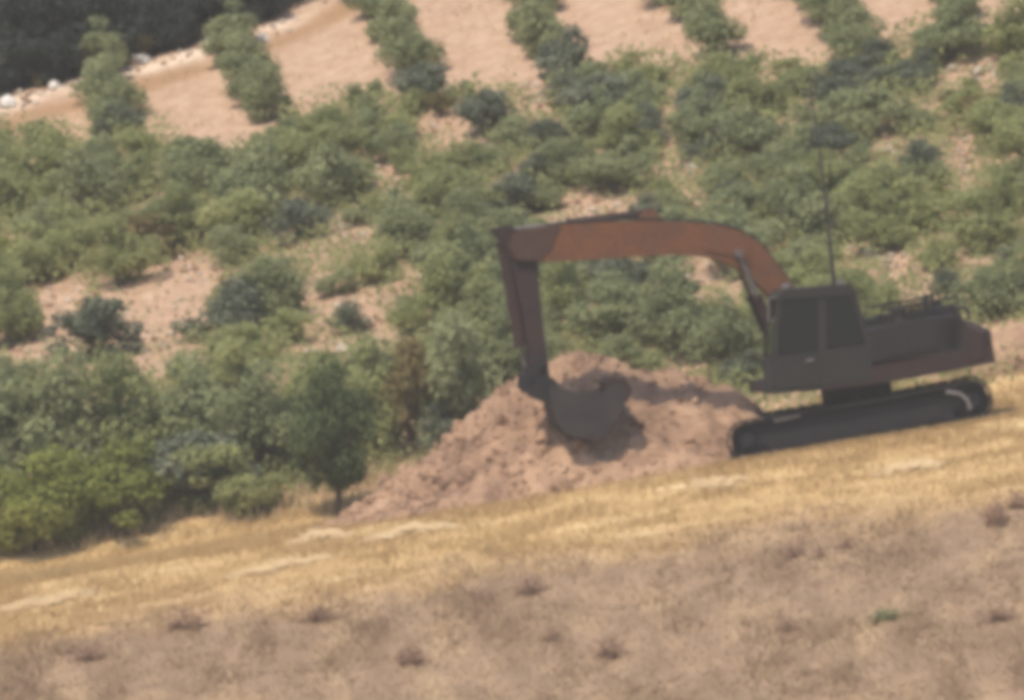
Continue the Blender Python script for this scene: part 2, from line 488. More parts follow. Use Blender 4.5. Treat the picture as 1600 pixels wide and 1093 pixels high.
# ------------------------------------------------------------------ the excavator
TILT = 0.172
ex = Vector((5.86, 0.0, float(T(5.86, 0.0)) - 0.0))
exc = empty('excavator', ex, (-0.04, -TILT, 0))
tag(exc, 'tracked excavator with rusty orange boom and dark cab digging beside the earth pile', 'excavator')
YAW = R(9)
cy_, sy_ = math.cos(YAW), math.sin(YAW)
def HL(px, py, y0=0.0):
    """source pixel to the upper body's own (x, z) at its lateral offset y0"""
    dx = (px - 1345) / 93.0; dz = (695 - py) / 93.0
    xl = dx * math.cos(TILT) + dz * math.sin(TILT)
    zl = -dx * math.sin(TILT) + dz * math.cos(TILT)
    return ((xl + y0 * sy_) / cy_, zl - 0.01)
def up(name, bm, material, parent=exc, bevel=0.0, sm=False):
    rot = (0, 0, YAW) if parent is exc else None
    return link(name, bm_mesh(name, bm, material, sm, bevel), parent, None, rot)
def rings(bm, x, z, r, y0, y1, seg=24, inner=0.0):
    tube(bm, [(x, y0, z), (x, y1, z)], r, seg)

# tracks: idler at the front (-x), sprocket at the rear
TL, TR, TH = -1.86, 1.99, 0.345
Rr = 0.315
shoe_bm = bmesh.new()
box(shoe_bm, (0, 0, 0), (0.185, 0.58, 0.026))
for gxx in (-0.07, 0.0, 0.07): box(shoe_bm, (gxx, 0, 0.026), (0.014, 0.58, 0.032))
shoe_me = bm_mesh('shoe', shoe_bm, M['steel'])
for yc in (-1.08, 1.08):
    bm = bmesh.new()
    out = [(TL + 0.2, TH + 0.16), (TL + 0.5, TH + 0.20), (TR - 0.55, TH + 0.20), (TR - 0.2, TH + 0.13), (TR - 0.2, TH - 0.10), (TR - 0.5, 0.13), (TL + 0.4, 0.13), (TL + 0.2, TH - 0.08)]
    prism(bm, out, yc - 0.17, yc + 0.17)
    prism(bm, [(TL + (Rr * 0.86) * -math.sin(t), TH + Rr * 0.86 * math.cos(t)) for t in np.linspace(0, math.pi, 9)][::-1] + [(TR + Rr * 0.86 * math.sin(t), TH + Rr * 0.86 * math.cos(t)) for t in np.linspace(0, math.pi, 9)], yc - 0.08, yc + 0.08)
    tr = link('track', bm_mesh('track', bm, M['steel'], False, 0.02), exc)
    # shoes round the loop
    flat = TR - TL; arc = math.pi * Rr; per = 2 * flat + 2 * arc; ns = 48
    for i in range(ns):
        s = i / ns * per
        if s < flat: x, z, a = TL + s, TH + Rr, 0.0; z -= 0.03 * math.sin(math.pi * s / flat) ** 2
        elif s < flat + arc:
            t = (s - flat) / Rr; x, z, a = TR + Rr * math.sin(t), TH + Rr * math.cos(t), t
        elif s < 2 * flat + arc: x, z, a = TR - (s - flat - arc), TH - Rr, math.pi
        else:
            t = (s - 2 * flat - arc) / Rr; x, z, a = TL - Rr * math.sin(t), TH - Rr * math.cos(t), math.pi + t
        link('shoe', shoe_me, tr, (x, yc, z), (0, a, 0))
    bm = bmesh.new()
    lp = [(TL + Rr * 0.90 * math.sin(t) * (-1), TH + Rr * 0.9 * math.cos(t)) for t in np.linspace(0, math.pi, 10)][::-1] + \
         [(TR + Rr * 0.90 * math.sin(t), TH + Rr * 0.9 * math.cos(t)) for t in np.linspace(0, math.pi, 10)]
    lo = [bm.verts.new((p[0], yc - 0.09, p[1])) for p in lp]; hi = [bm.verts.new((p[0], yc + 0.09, p[1])) for p in lp]
    li = [bm.verts.new((p[0], yc - 0.09, TH + (p[1] - TH) * 0.78)) for p in lp]; hi2 = [bm.verts.new((p[0], yc + 0.09, TH + (p[1] - TH) * 0.78)) for p in lp]
    k = len(lp)
    for i in range(k):
        j = (i + 1) % k
        bm.faces.new((lo[i], lo[j], hi[j], hi[i])); bm.faces.new((li[i], hi2[i], hi2[j], li[j]))
        bm.faces.new((lo[i], li[i], li[j], lo[j])); bm.faces.new((hi[i], hi[j], hi2[j], hi2[i]))
    link('chain', bm_mesh('chain', bm, M['steel']), tr)
    for nm, x, r in (('idler', TL, 0.225), ('sprocket', TR, 0.225)):
        bm = bmesh.new(); rings(bm, x, TH, r, yc - 0.10, yc + 0.10); rings(bm, x, TH, r * 0.55, yc - 0.2, yc + 0.2, 16)
        if nm == 'sprocket':
            for q in range(14):
                a = q / 14 * 2 * math.pi
                box(bm, (x + math.cos(a) * 0.235, yc, TH + math.sin(a) * 0.235), (0.08, 0.1, 0.05), Matrix.Rotation(-a, 4, 'Y'))
        link(nm, bm_mesh(nm, bm, M['steel'], False, 0.01), tr)
    for q in range(7):
        bm = bmesh.new(); rings(bm, TL + 0.42 + q * (flat - 0.84) / 6, 0.14, 0.085, yc - 0.21, yc + 0.21, 14)
        link('roller', bm_mesh('roller', bm, M['steel']), tr)
    for q in (0.33, 0.7):
        bm = bmesh.new(); rings(bm, TL + flat * q, TH + 0.215, 0.05, yc - 0.19, yc + 0.1, 12)
        link('carrier_roller', bm_mesh('carrier_roller', bm, M['steel']), tr)
    bm = bmesh.new()                                            # pale bar modelled in place of light catching the sprocket end
    if yc < 0:
        gp = [(TR + 0.02 + (Rr + 0.02) * math.sin(t), yc - 0.3, TH + (Rr + 0.02) * math.cos(t)) for t in np.linspace(-0.35, 0.9, 8)]
        gp = [(TR - 0.42, yc - 0.31, TH + 0.24), (TR - 0.2, yc - 0.31, TH + 0.17), (TR - 0.09, yc - 0.31, TH + 0.05), (TR - 0.06, yc - 0.31, TH - 0.12)]
        tube(bm, gp, 0.035, 6)
        link('sprocket_glint_bar', bm_mesh('sprocket_glint_bar', bm, M['worn_and_glint']), tr)
        bm = bmesh.new(); tube(bm, [(TL + 0.5, yc - 0.25, TH + 0.25), (TL + 0.95, yc - 0.25, TH + 0.27)], 0.03, 6)  # pale bar added to imitate a highlight on the front of the track
        link('highlight_bar', bm_mesh('highlight_bar', bm, M['worn_and_glint']), tr)
    else: bm.free()
bm = bmesh.new()
box(bm, (0.1, 0, 0.50), (1.3, 1.9, 0.30)); box(bm, (-0.6, 0, 0.42), (0.4, 1.9, 0.2)); box(bm, (0.8, 0, 0.42), (0.4, 1.9, 0.2))
link('car_body', bm_mesh('car_body', bm, M['steel'], False, 0.03), exc)
bm = bmesh.new(); tube(bm, [(0.1, 0, 0.64), (0.1, 0, 0.97)], 0.6, 32)
link('slew_ring', bm_mesh('slew_ring', bm, M['steel']), exc)

# upper body
Y0 = -1.3
bm = bmesh.new()
prism(bm, [HL(1211, 618, Y0), HL(1211, 600, Y0), HL(1400, 570, 0), HL(1535, 548, 0), HL(1540, 574, 0), HL(1400, 600, 0), HL(1300, 612, Y0)], Y0, 1.3)
up('platform', bm, M['bodyred'], bevel=0.03)
bm = bmesh.new()
hood = [HL(1362, 570, Y0), HL(1360, 524, Y0), HL(1372, 516, Y0), HL(1500, 496, Y0), HL(1510, 504, Y0), HL(1520, 552, Y0)]
prism(bm, hood, Y0 + 0.01, -0.42)
hd = up('engine_housing', bm, M['body'], bevel=0.04)
for a, c_ in ((1378, 1420), (1426, 1468)):
    bm = bmesh.new()
    prism(bm, [HL(a, 562 - (a - 1378) * 0.17, Y0), HL(a, 526 - (a - 1378) * 0.17, Y0), HL(c_, 526 - (c_ - 1378) * 0.17, Y0), HL(c_, 562 - (c_ - 1378) * 0.17, Y0)], Y0 - 0.012, Y0 + 0.05)
    pn = up('access_panel', bm, M['body'], hd, 0.008)
for q in range(7):
    bm = bmesh.new(); x0, z0 = HL(1476, 508 + q * 6, Y0)
    box(bm, (x0 + 0.14, Y0 - 0.006, z0), (0.26, 0.03, 0.03), Matrix.Rotation(0.0, 4, 'Y'))
    up('louvre', bm, M['steel'], hd)
bm = bmesh.new()
prism(bm, [HL(1300, 585, 0.8), HL(1300, 520, 0.8), HL(1330, 512, 0.8), HL(1470, 494, 0.8), HL(1515, 550, 0.8)], 0.42, 1.28)
up('fuel_tank', bm, M['body'], bevel=0.05)
bm = bmesh.new()
prism(bm, [HL(1355, 570, 0), HL(1360, 520, 0), HL(1500, 498, 0), HL(1512, 550, 0)], -0.41, 0.41)
up('engine_cover', bm, M['body'], bevel=0.05)
# counterweight: rounded tail in plan
bm = bmesh.new()
xa, zb = HL(1500, 578, 0); _, zt = HL(1512, 500, 0); xe, _ = HL(1548, 540, 0)
ptsp = []
for t in np.linspace(-1, 1, 15):
    yv = 1.32 * t
    xv = xe - 0.32 * (abs(t) ** 3)
    ptsp.append((xv, yv))
def cwl(z, inset):
    return [bm.verts.new((xa, -1.30, z))] + [bm.verts.new((p[0] - inset, p[1] * (1 - inset * 0.2), z)) for p in ptsp] + [bm.verts.new((xa, 1.30, z))]
zm = zb + (zt - zb) * 0.62
L1, L2, L3, L4 = cwl(zb, 0.10), cwl(zb + 0.12, 0.0), cwl(zm, 0.0), cwl(zt - 0.12, 0.28)
for a, c_ in ((L1, L2), (L2, L3), (L3, L4)):
    for i in range(len(a)):
        j = (i + 1) % len(a); bm.faces.new((a[i], a[j], c_[j], c_[i]))
bm.faces.new(L1[::-1]); bm.faces.new(L4)
cw = up('counterweight', bm, M['bodyred'], bevel=0.02)
# clutter on the deck
bm = bmesh.new()
x0, z0 = HL(1452, 492, 0.5)
tube(bm, [(x0, 0.5, z0 - 0.15), (x0, 0.5, z0 + 0.16), (x0 + 0.05, 0.5, z0 + 0.24)], 0.055, 12)
up('exhaust_pipe', bm, M['steel'])
bm = bmesh.new(); x0, z0 = HL(1408, 498, -0.7)
tube(bm, [(x0, -0.7, z0 - 0.1), (x0, -0.7, z0 + 0.07)], 0.11, 14); tube(bm, [(x0, -0.7, z0 + 0.07), (x0, -0.7, z0 + 0.11)], 0.14, 14)
up('air_intake', bm, M['rubber'])
for (a, c_, yv) in ((1390, 1500, -1.2), (1390, 1500, 1.2)):
    bm = bmesh.new()
    p0, p1 = HL(a, 505, Y0), HL(c_, 490, Y0)
    q0, q1 = HL(a + 4, 486, Y0), HL(c_, 468, Y0)
    tube(bm, [(p0[0], yv, p0[1] - 0.05), (q0[0], yv, q0[1]), (q1[0], yv, q1[1]), (p1[0] + 0.02, yv, p1[1] - 0.06)], 0.02, 6)
    pm = ((p0[0] + p1[0]) / 2, (q0[0] + q1[0]) / 2)
    tube(bm, [(pm[0], yv, p0[1] - 0.08), (pm[1], yv, (q0[1] + q1[1]) / 2)], 0.018, 6)
    up('handrail', bm, M['steel'])
bm = bmesh.new()                                               # round hoop at the tail
c0 = HL(1505, 498, -1.0)
tube(bm, [(c0[0] + 0.13 * math.cos(t), -1.0, c0[1] + 0.14 * math.sin(t)) for t in np.linspace(-0.6, 3.9, 12)], 0.03, 6)
up('lifting_hoop', bm, M['steel'])
bm = bmesh.new(); x0, z0 = HL(1480, 494, -0.4)
box(bm, (x0, -0.4, z0 + 0.0), (0.34, 0.5, 0.2))
up('toolbox', bm, M['steel'], bevel=0.02)

for px, py, yv, sx, sz in ((1432, 492, -0.9, 0.22, 0.16), (1388, 500, -0.2, 0.3, 0.14), (1466, 484, 0.1, 0.16, 0.24)):
    bm = bmesh.new(); x0, z0 = HL(px, py, yv)
    box(bm, (x0, yv, z0 - 0.04), (sx, 0.3, sz), Matrix.Rotation(0.08, 4, 'Y')); tube(bm, [(x0 - sx * 0.3, yv, z0), (x0 - sx * 0.2, yv, z0 + sz * 0.8), (x0 + sx * 0.6, yv, z0 + sz * 0.5)], 0.025, 6)
    up('deck_box', bm, M['body'], bevel=0.015)
# cab, on the left side of the machine (towards us)
CY0, CY1 = -1.31, -0.33
cabp = [HL(1209, 619, Y0), HL(1208, 560, Y0), HL(1214, 474, Y0), HL(1226, 458, Y0), HL(1328, 450, Y0), HL(1340, 466, Y0), HL(1364, 545, Y0), HL(1362, 597, Y0)]
def inset(pts, d):
    c = Vector((sum(p[0] for p in pts) / len(pts), sum(p[1] for p in pts) / len(pts)))
    return [tuple(c + (Vector(p) - c) * (1 - d / (Vector(p) - c).length)) for p in pts]
bm = bmesh.new()
# side frames with window openings are bars; floor, lower door panels and roof solid
for yv in (CY0, CY1 - 0.06):
    n = len(cabp); inn = inset(cabp, 0.10)
    for i in range(n):
        j = (i + 1) % n
        prism(bm, [cabp[i], cabp[j], inn[j], inn[i]], yv, yv + 0.06)
low = [cabp[0], cabp[1], HL(1280, 552, Y0), HL(1364, 540, Y0), cabp[7]]
for yv in (CY0 + 0.004, CY1 - 0.054): prism(bm, low, yv, yv + 0.05)
prism(bm, [cabp[0], cabp[1], (cabp[1][0] + 0.06, cabp[1][1]), (cabp[0][0] + 0.06, cabp[0][1])], CY0 + 0.06, CY1 - 0.06)
prism(bm, [cabp[0], (cabp[0][0], cabp[0][1] + 0.1), (cabp[7][0], cabp[7][1] + 0.1), cabp[7]], CY0 + 0.06, CY1 - 0.06)
prism(bm, [cabp[6], cabp[7], (cabp[7][0] - 0.06, cabp[7][1]), (cabp[6][0] - 0.06, cabp[6][1])], CY0 + 0.06, CY1 - 0.06)
# pillar between door and rear window
prism(bm, [HL(1281, 556, Y0), HL(1279, 462, Y0), HL(1290, 461, Y0), HL(1294, 556, Y0)], CY0 + 0.006, CY0 + 0.06)
cab = up('cab', bm, M['frame'])
bm = bmesh.new()
prism(bm, [HL(1216, 470, Y0), HL(1226, 456, Y0), HL(1328, 447, Y0), HL(1342, 464, Y0)], CY0 - 0.02, CY1 + 0.02)
up('roof', bm, M['frame'], cab, 0.03)
def pane(name, pts, y, t=0.012):
    bm = bmesh.new(); prism(bm, pts, y, y + t); up(name, bm, M['glass'], cab)
for yv in (CY0 + 0.028, CY1 - 0.03):
    pane('door_window', [HL(1212, 558, Y0), HL(1217, 470, Y0), HL(1281, 464, Y0), HL(1283, 552, Y0)], yv)
    pane('rear_side_window', [HL(1290, 548, Y0), HL(1288, 463, Y0), HL(1332, 459, Y0), HL(1356, 540, Y0)], yv)
bm = bmesh.new(); a, c_ = HL(1210, 556, Y0), HL(1216, 474, Y0)
prism(bm, [(a[0], a[1]), (c_[0], c_[1]), (c_[0] + 0.015, c_[1]), (a[0] + 0.015, a[1])], CY0 + 0.07, CY1 - 0.07)
up('windscreen', bm, M['glass'], cab)
bm = bmesh.new(); a, c_ = HL(1361, 543, Y0), HL(1338, 468, Y0)
prism(bm, [(a[0], a[1]), (c_[0], c_[1]), (c_[0] - 0.015, c_[1]), (a[0] - 0.015, a[1])], CY0 + 0.07, CY1 - 0.07)
up('rear_window', bm, M['glass'], cab)
bm = bmesh.new()
prism(bm, [HL(1216, 612, Y0), HL(1215, 566, Y0), HL(1278, 558, Y0), HL(1280, 604, Y0)], CY0 - 0.018, CY0 + 0.03)
up('door_panel', bm, M['frame'], cab, 0.01)
bm = bmesh.new(); a = HL(1266, 566, Y0)
box(bm, (a[0], CY0 - 0.035, a[1]), (0.14, 0.03, 0.04)); up('door_handle', bm, M['worn_and_glint'], cab)
bm = bmesh.new(); a, c_ = HL(1203, 505, Y0), HL(1201, 470, Y0)
tube(bm, [(a[0] + 0.1, CY0, a[1]), (a[0] - 0.02, CY0 - 0.06, a[1]), (c_[0], CY0 - 0.06, c_[1]), (c_[0] + 0.14, CY0, c_[1])], 0.016, 6)
up('grab_rail', bm, M['worn_and_glint'], cab)
bm = bmesh.new(); a = HL(1258, 580, -0.8)
box(bm, (a[0] + 0.1, -0.82, a[1] + 0.12), (0.5, 0.5, 0.14)); box(bm, (a[0] + 0.34, -0.82, a[1] + 0.5), (0.12, 0.48, 0.7), Matrix.Rotation(0.15, 4, 'Y'))
up('seat', bm, M['rubber'], cab, 0.04)
for px, dz in ((1232, 0), (1318, 0)):
    bm = bmesh.new(); a = HL(px, 449 + (1318 - px) * 0.06, Y0)
    box(bm, (a[0], CY0 + 0.2, a[1] + 0.04), (0.14, 0.16, 0.10)); up('work_lamp', bm, M['worn_and_glint'], cab, 0.02)
# whip antenna on the cab roof
bm = bmesh.new()
pth = [HL(x, y, Y0) for x, y in ((1311, 455), (1308, 420), (1303, 370), (1297, 310), (1290, 250), (1281, 190), (1272, 125))]
tube(bm, [(p[0], -0.9, p[1]) for p in pth], [0.042, 0.036, 0.030, 0.026, 0.021, 0.016, 0.010], 6)
up('antenna', bm, M['rubber'])

# boom: box girder bent like a banana
def girder(top, bot, y0, y1):
    bm = bmesh.new()
    A = [[bm.verts.new((p[0], y, p[1])) for p in top] for y in (y0, y1)]
    B = [[bm.verts.new((p[0], y, p[1])) for p in bot] for y in (y0, y1)]
    for i in range(len(top) - 1):
        bm.faces.new((A[0][i], A[0][i + 1], B[0][i + 1], B[0][i])); bm.faces.new((A[1][i], B[1][i], B[1][i + 1], A[1][i + 1]))
        bm.faces.new((A[0][i], A[1][i], A[1][i + 1], A[0][i + 1])); bm.faces.new((B[0][i], B[0][i + 1], B[1][i + 1], B[1][i]))
    for i in (0, -1): bm.faces.new((A[0][i], B[0][i], B[1][i], A[1][i]))
    return bm
def resample(pts, n):
    """Catmull-Rom through the outline"""
    P = [pts[0]] + list(pts) + [pts[-1]]; out = []
    for t in np.linspace(0, len(pts) - 1 - 1e-6, n):
        i = int(t); f = t - i
        p0, p1, p2, p3 = (np.array(P[i + k], float) for k in range(4))
        out.append(tuple(0.5 * (2 * p1 + (p2 - p0) * f + (2 * p0 - 5 * p1 + 4 * p2 - p3) * f * f + (3 * p1 - p0 - 3 * p2 + p3) * f ** 3)))
    return out
top = [HL(*p) for p in ((1296, 545), (1245, 462), (1212, 418), (1178, 381), (1135, 361), (1070, 353), (1000, 351), (910, 354), (840, 362), (796, 372))]
bot = [HL(*p) for p in ((1268, 560), (1222, 500), (1196, 464), (1160, 431), (1120, 412), (1070, 405), (1000, 406), (920, 411), (850, 414), (806, 404))]
boom = up('boom', girder(resample(top, 34), resample(bot, 34), -0.24, 0.24), M['boom'], bevel=0.012)
for yv in (-0.26, 0.22):                                       # stiffening plates at the knuckle and the tip
    bm = bmesh.new(); prism(bm, [HL(*p) for p in ((1168, 384), (1130, 366), (1090, 374), (1100, 398), (1140, 406), (1172, 418))], yv, yv + 0.04)
    up('side_plate', bm, M['boom'], boom, 0.01)
    bm = bmesh.new(); prism(bm, [HL(*p) for p in ((872, 358), (800, 370), (790, 390), (802, 410), (838, 413), (856, 396))], yv, yv + 0.04)
    up('tip_plate', bm, M['tip'], boom, 0.01)
def ram(name, p0, p1, y, rb, rrod, split, matb, eye=0.07):
    bm = bmesh.new()
    a, c_ = Vector((p0[0], y, p0[1])), Vector((p1[0], y, p1[1]))
    m_ = a.lerp(c_, split)
    tube(bm, [a, m_], rb, 12)
    for e in (a, m_): tube(bm, [e - (c_ - a).normalized() * 0.03, e + (c_ - a).normalized() * 0.05], rb * 1.22, 12)
    tube(bm, [(a.x, y - rb * 1.3, a.z), (a.x, y + rb * 1.3, a.z)], eye, 12)
    o = up(name, bm, matb)
    bm = bmesh.new(); tube(bm, [m_, c_], rrod, 10); tube(bm, [(c_.x, y - rb * 1.3, c_.z), (c_.x, y + rb * 1.3, c_.z)], eye, 12)
    link('rod', bm_mesh('rod', bm, M['chrome'], False), o)
for yv in (-0.36, 0.36): ram('boom_cylinder', HL(1232, 590), HL(1150, 402), yv, 0.075, 0.045, 0.62, M['bodyred'])
ram('stick_cylinder', HL(1015, 338), HL(788, 366), 0.0, 0.075, 0.045, 0.55, M['bodyred'])
bm = bmesh.new(); prism(bm, [HL(*p) for p in ((1040, 356), (1022, 332), (1006, 332), (990, 356))], -0.12, 0.12); up('cylinder_bracket', bm, M['boom'], boom)
bm = bmesh.new()                                               # hydraulic hoses along the top
for yv in (-0.14, 0.14):
    tube(bm, [(p[0], yv, p[1] + 0.035) for p in resample(top, 24)[3:-3]], 0.02, 6)
up('hoses', bm, M['rubber'], boom)

# stick
stt = [HL(*p) for p in ((766, 362), (790, 396), (806, 450), (821, 530), (830, 612))]
stb = [HL(*p) for p in ((796, 356), (834, 396), (840, 450), (849, 530), (859, 606))]
stick = up('stick', girder(resample(stt, 14), resample(stb, 14), -0.17, 0.17), M['stick'], bevel=0.012)
ram('bucket_cylinder', HL(787, 384), HL(823, 588), 0.0, 0.12, 0.035, 0.78, M['bodyred'])
for yv in (-0.24, 0.2):
    bm = bmesh.new(); prism(bm, [HL(*p) for p in ((815, 580), (828, 576), (842, 560), (852, 566), (836, 592), (822, 622), (812, 610))], yv, yv + 0.04)
    up('linkage', bm, M['steel'])
# bucket, curled towards the machine, mouth up
prof = [HL(*p) for p in ((856, 608), (857, 634), (864, 660), (876, 679), (892, 688), (912, 691), (932, 689), (946, 680), (956, 662), (966, 642), (974, 622))]
prof = resample(prof, 22)
inn = []
for i, p in enumerate(prof):
    a, c_ = Vector(prof[max(i - 1, 0)]), Vector(prof[min(i + 1, len(prof) - 1)])
    d = (c_ - a).normalized(); inn.append((p[0] - d.y * 0.04, p[1] + d.x * 0.04))
bm = bmesh.new()
BW = 0.56
for i in range(len(prof) - 1):
    prism(bm, [prof[i], prof[i + 1], inn[i + 1], inn[i]], -BW, BW)
bucket = up('bucket', bm, M['bucket'])
lip = [HL(*p) for p in ((970, 612), (960, 606), (948, 610), (934, 617), (908, 620), (876, 613), (858, 606))]
for yv in (-BW - 0.035, BW - 0.005):
    bm = bmesh.new(); prism(bm, prof + lip, yv, yv + 0.04)
    up('side_wall', bm, M['bucket'], bucket)
for yv in (-0.24, 0.18):
    bm = bmesh.new(); prism(bm, [HL(*p) for p in ((822, 600), (838, 590), (862, 596), (876, 612), (852, 634), (828, 624))], yv, yv + 0.06)
    up('ear', bm, M['steel'], bucket, 0.01)
for q in range(5):
    yv = -BW + 0.08 + q * (2 * BW - 0.16) / 4
    bm = bmesh.new(); prism(bm, [HL(*p) for p in ((974, 634), (981, 614), (970, 596), (950, 594), (941, 603), (952, 618), (962, 636))], yv - 0.055, yv + 0.055)
    up('tooth', bm, M['bodyred'], bucket, 0.012)
bm = bmesh.new()                                               # earth left in the bucket
gxs = np.linspace(0, 1, 14)
a, c_ = HL(864, 636), HL(960, 632)
V_ = []
for i, t in enumerate(gxs):
    for j, s in enumerate(np.linspace(-BW + 0.01, BW - 0.01, 10)):
        x = a[0] + (c_[0] - a[0]) * t; z = a[1] + (c_[1] - a[1]) * t
        V_.append(bm.verts.new((x, s, z + 0.12 * math.sin(math.pi * t) + random.uniform(-0.03, 0.03))))
for i in range(13):
    for j in range(9):
        bm.faces.new((V_[i * 10 + j], V_[(i + 1) * 10 + j], V_[(i + 1) * 10 + j + 1], V_[i * 10 + j + 1]))
up('bucket_earth', bm, M['soil'], bucket)

# ------------------------------------------------------------------ foliage
def make_crown(seed, n_clump, n_leaf, leaf, z0, shape='round', rad=(0.17, 0.30)):
    """leaf quads for a crown about 1 wide and 1 high; returns verts, faces, tone, clump centres"""
    g = np.random.default_rng(seed)
    cs, rs = [], []
    w1, w2 = g.uniform(0, 6.28, 2)
    for i in range(n_clump):
        while True:
            p = g.uniform(-1, 1, 3)
            if (p ** 2).sum() < 1: break
        zc = z0 + (p[2] * 0.5 + 0.5) * (0.84 - z0)
        wd = 0.42
        if shape == 'tall': wd = 0.38 * (1.1 - 0.6 * (zc - z0) / (1 - z0))
        if shape == 'low': wd = 0.48 * (1.15 - 0.7 * (zc - z0) / (1 - z0))
        ang = math.atan2(p[1], p[0])
        wd *= 1 + 0.28 * math.sin(2 * ang + w1) + 0.16 * math.sin(3 * ang + w2)
        zc = min(0.98, zc * (1 + 0.20 * math.sin(ang + w2)) * g.uniform(0.85, 1.12))
        cs.append((p[0] * wd, p[1] * wd, zc)); rs.append(g.uniform(*rad) * (0.6 if g.uniform() < 0.35 else 1.0))
    cs = np.array(cs); rs = np.array(rs)
    pr = rs ** 2; pr /= pr.sum()
    ci = g.choice(n_clump, n_leaf, p=pr)
    d = g.normal(size=(n_leaf, 3)); d /= np.linalg.norm(d, axis=1)[:, None]
    rad_ = rs[ci] * (g.uniform(0.25, 1, n_leaf) ** 0.5) * g.uniform(0.85, 1.22, n_leaf)
    c = cs[ci] + d * rad_[:, None] * np.array((1, 1, 0.8))
    c[:, 2] = np.maximum(c[:, 2], 0.02)
    nrm = d * 0.7 + g.normal(size=(n_leaf, 3)) * 0.55 + np.array((0, 0, 0.35))
    nrm /= np.linalg.norm(nrm, axis=1)[:, None]
    u = np.cross(nrm, g.normal(size=(n_leaf, 3))); u /= np.linalg.norm(u, axis=1)[:, None]
    v = np.cross(nrm, u)
    l = leaf * g.uniform(0.6, 1.3, n_leaf)[:, None]
    V = np.stack([c + u * l, c + v * l * 0.55, c - u * l, c - v * l * 0.55], 1).reshape(-1, 3)
    F = np.arange(n_leaf * 4).reshape(-1, 4)
    ct = g.uniform(0, 1, n_clump)
    tone = np.clip(ct[ci] * 0.7 + g.uniform(0, 0.35, n_leaf), 0, 1)
    return V, F, np.repeat(tone, 4), cs

def crown_mesh(name, mt, args):
    V, F, tone, cs = make_crown(*args)
    me = mesh_np(name, V, F, 4, mt)
    attr(me, 'tone', np.stack([tone, tone, tone, np.ones_like(tone)], -1))
    return me, cs

def trunk_mesh(cs, seed, z0, r0=0.035, stems=1):
    rr = random.Random(seed); bm = bmesh.new()
    for s in range(stems):
        ang = rr.uniform(0, 6.28); b0 = Vector((0.05 * math.cos(ang) * (stems > 1), 0.05 * math.sin(ang) * (stems > 1), -0.04))
        fork = Vector((rr.uniform(-.05, .05), rr.uniform(-.05, .05), z0 + 0.08)) + b0 * 2
        tube(bm, [b0, b0.lerp(fork, 0.5) + Vector((rr.uniform(-.02, .02), 0, 0)), fork], [r0, r0 * 0.8, r0 * 0.65], 6)
        pick = [c for c in cs if c[2] > z0]
        for c in rr.sample(list(map(tuple, pick)), min(5, len(pick))):
            c = Vector(c); mid = fork.lerp(c, 0.5) + Vector((rr.uniform(-.03, .03), rr.uniform(-.03, .03), 0.02))
            tube(bm, [fork, mid, c], [r0 * 0.5, r0 * 0.32, r0 * 0.12], 5)
    return bm_mesh('trunk', bm, M['bark'])

KINDS = {}
def kind(key, mt, n, shape, z0, clumps, leaves, leaf, stems=3, r0=0.022, rad=(0.13, 0.25)):
    out = []
    for i in range(n):
        sd_ = hash_s = sum(map(ord, key)) * 31 + i * 7
        me, cs = crown_mesh('crown', M[mt], (sd_, clumps, leaves, leaf, z0, shape, rad))
        out.append((me, trunk_mesh(cs, sd_, z0, r0, stems)))
    KINDS[key] = out
kind('olive', 'olive', 5, 'round', 0.12, 32, 4200, 0.034)
kind('grey', 'grey', 5, 'round', 0.12, 32, 4200, 0.034)
kind('blue', 'blue', 3, 'low', 0.10, 26, 3600, 0.036)
kind('bright', 'bright', 3, 'low', 0.12, 24, 4200, 0.032)
kind('dry', 'dry', 2, 'tall', 0.12, 18, 2000, 0.034, rad=(0.12, 0.2))
kind('tall', 'grey', 3, 'tall', 0.12, 26, 3800, 0.032, rad=(0.14, 0.24))
kind('forest', 'forest', 4, 'round', 0.06, 24, 3600, 0.036, 1, 0.03)
kind('tree', 'treeleaf', 2, 'round', 0.27, 34, 6000, 0.030, 1, 0.045, (0.14, 0.24))
kind('row', 'grey', 3, 'tall', 0.10, 20, 3000, 0.036, 1, 0.03, (0.16, 0.26))

PLANTS = []
rp = random.Random(42)
def plant(key, px, py, wpx, hpx, name, cat, label=None, group=None, pos=None):
    """a plant standing on the ground where source pixel (px, py) meets it, about wpx by hpx pixels"""
    p = np.array(pos) if pos is not None else G(px, py)
    s = 1 / PXM(p[1])
    me, tm = rp.choice(KINDS[key])
    wd, ht = wpx * s / 1.12, hpx * s
    z = float(Tn(p[0], p[1]))
    o = empty(name, (p[0], p[1], z), (0, 0, rp.uniform(0, 6.28)))
    link('crown', me, o, None, (rp.uniform(-.08, .08), rp.uniform(-.08, .08), 0), (wd, wd * rp.uniform(0.85, 1.1), ht))
    link('trunk', tm, o, None, None, (wd, wd, ht))
    o['category'] = cat
    if label: o['label'] = label
    if group: o['group'] = group
    PLANTS.append((o, key, px, py, wpx, hpx))
    return o

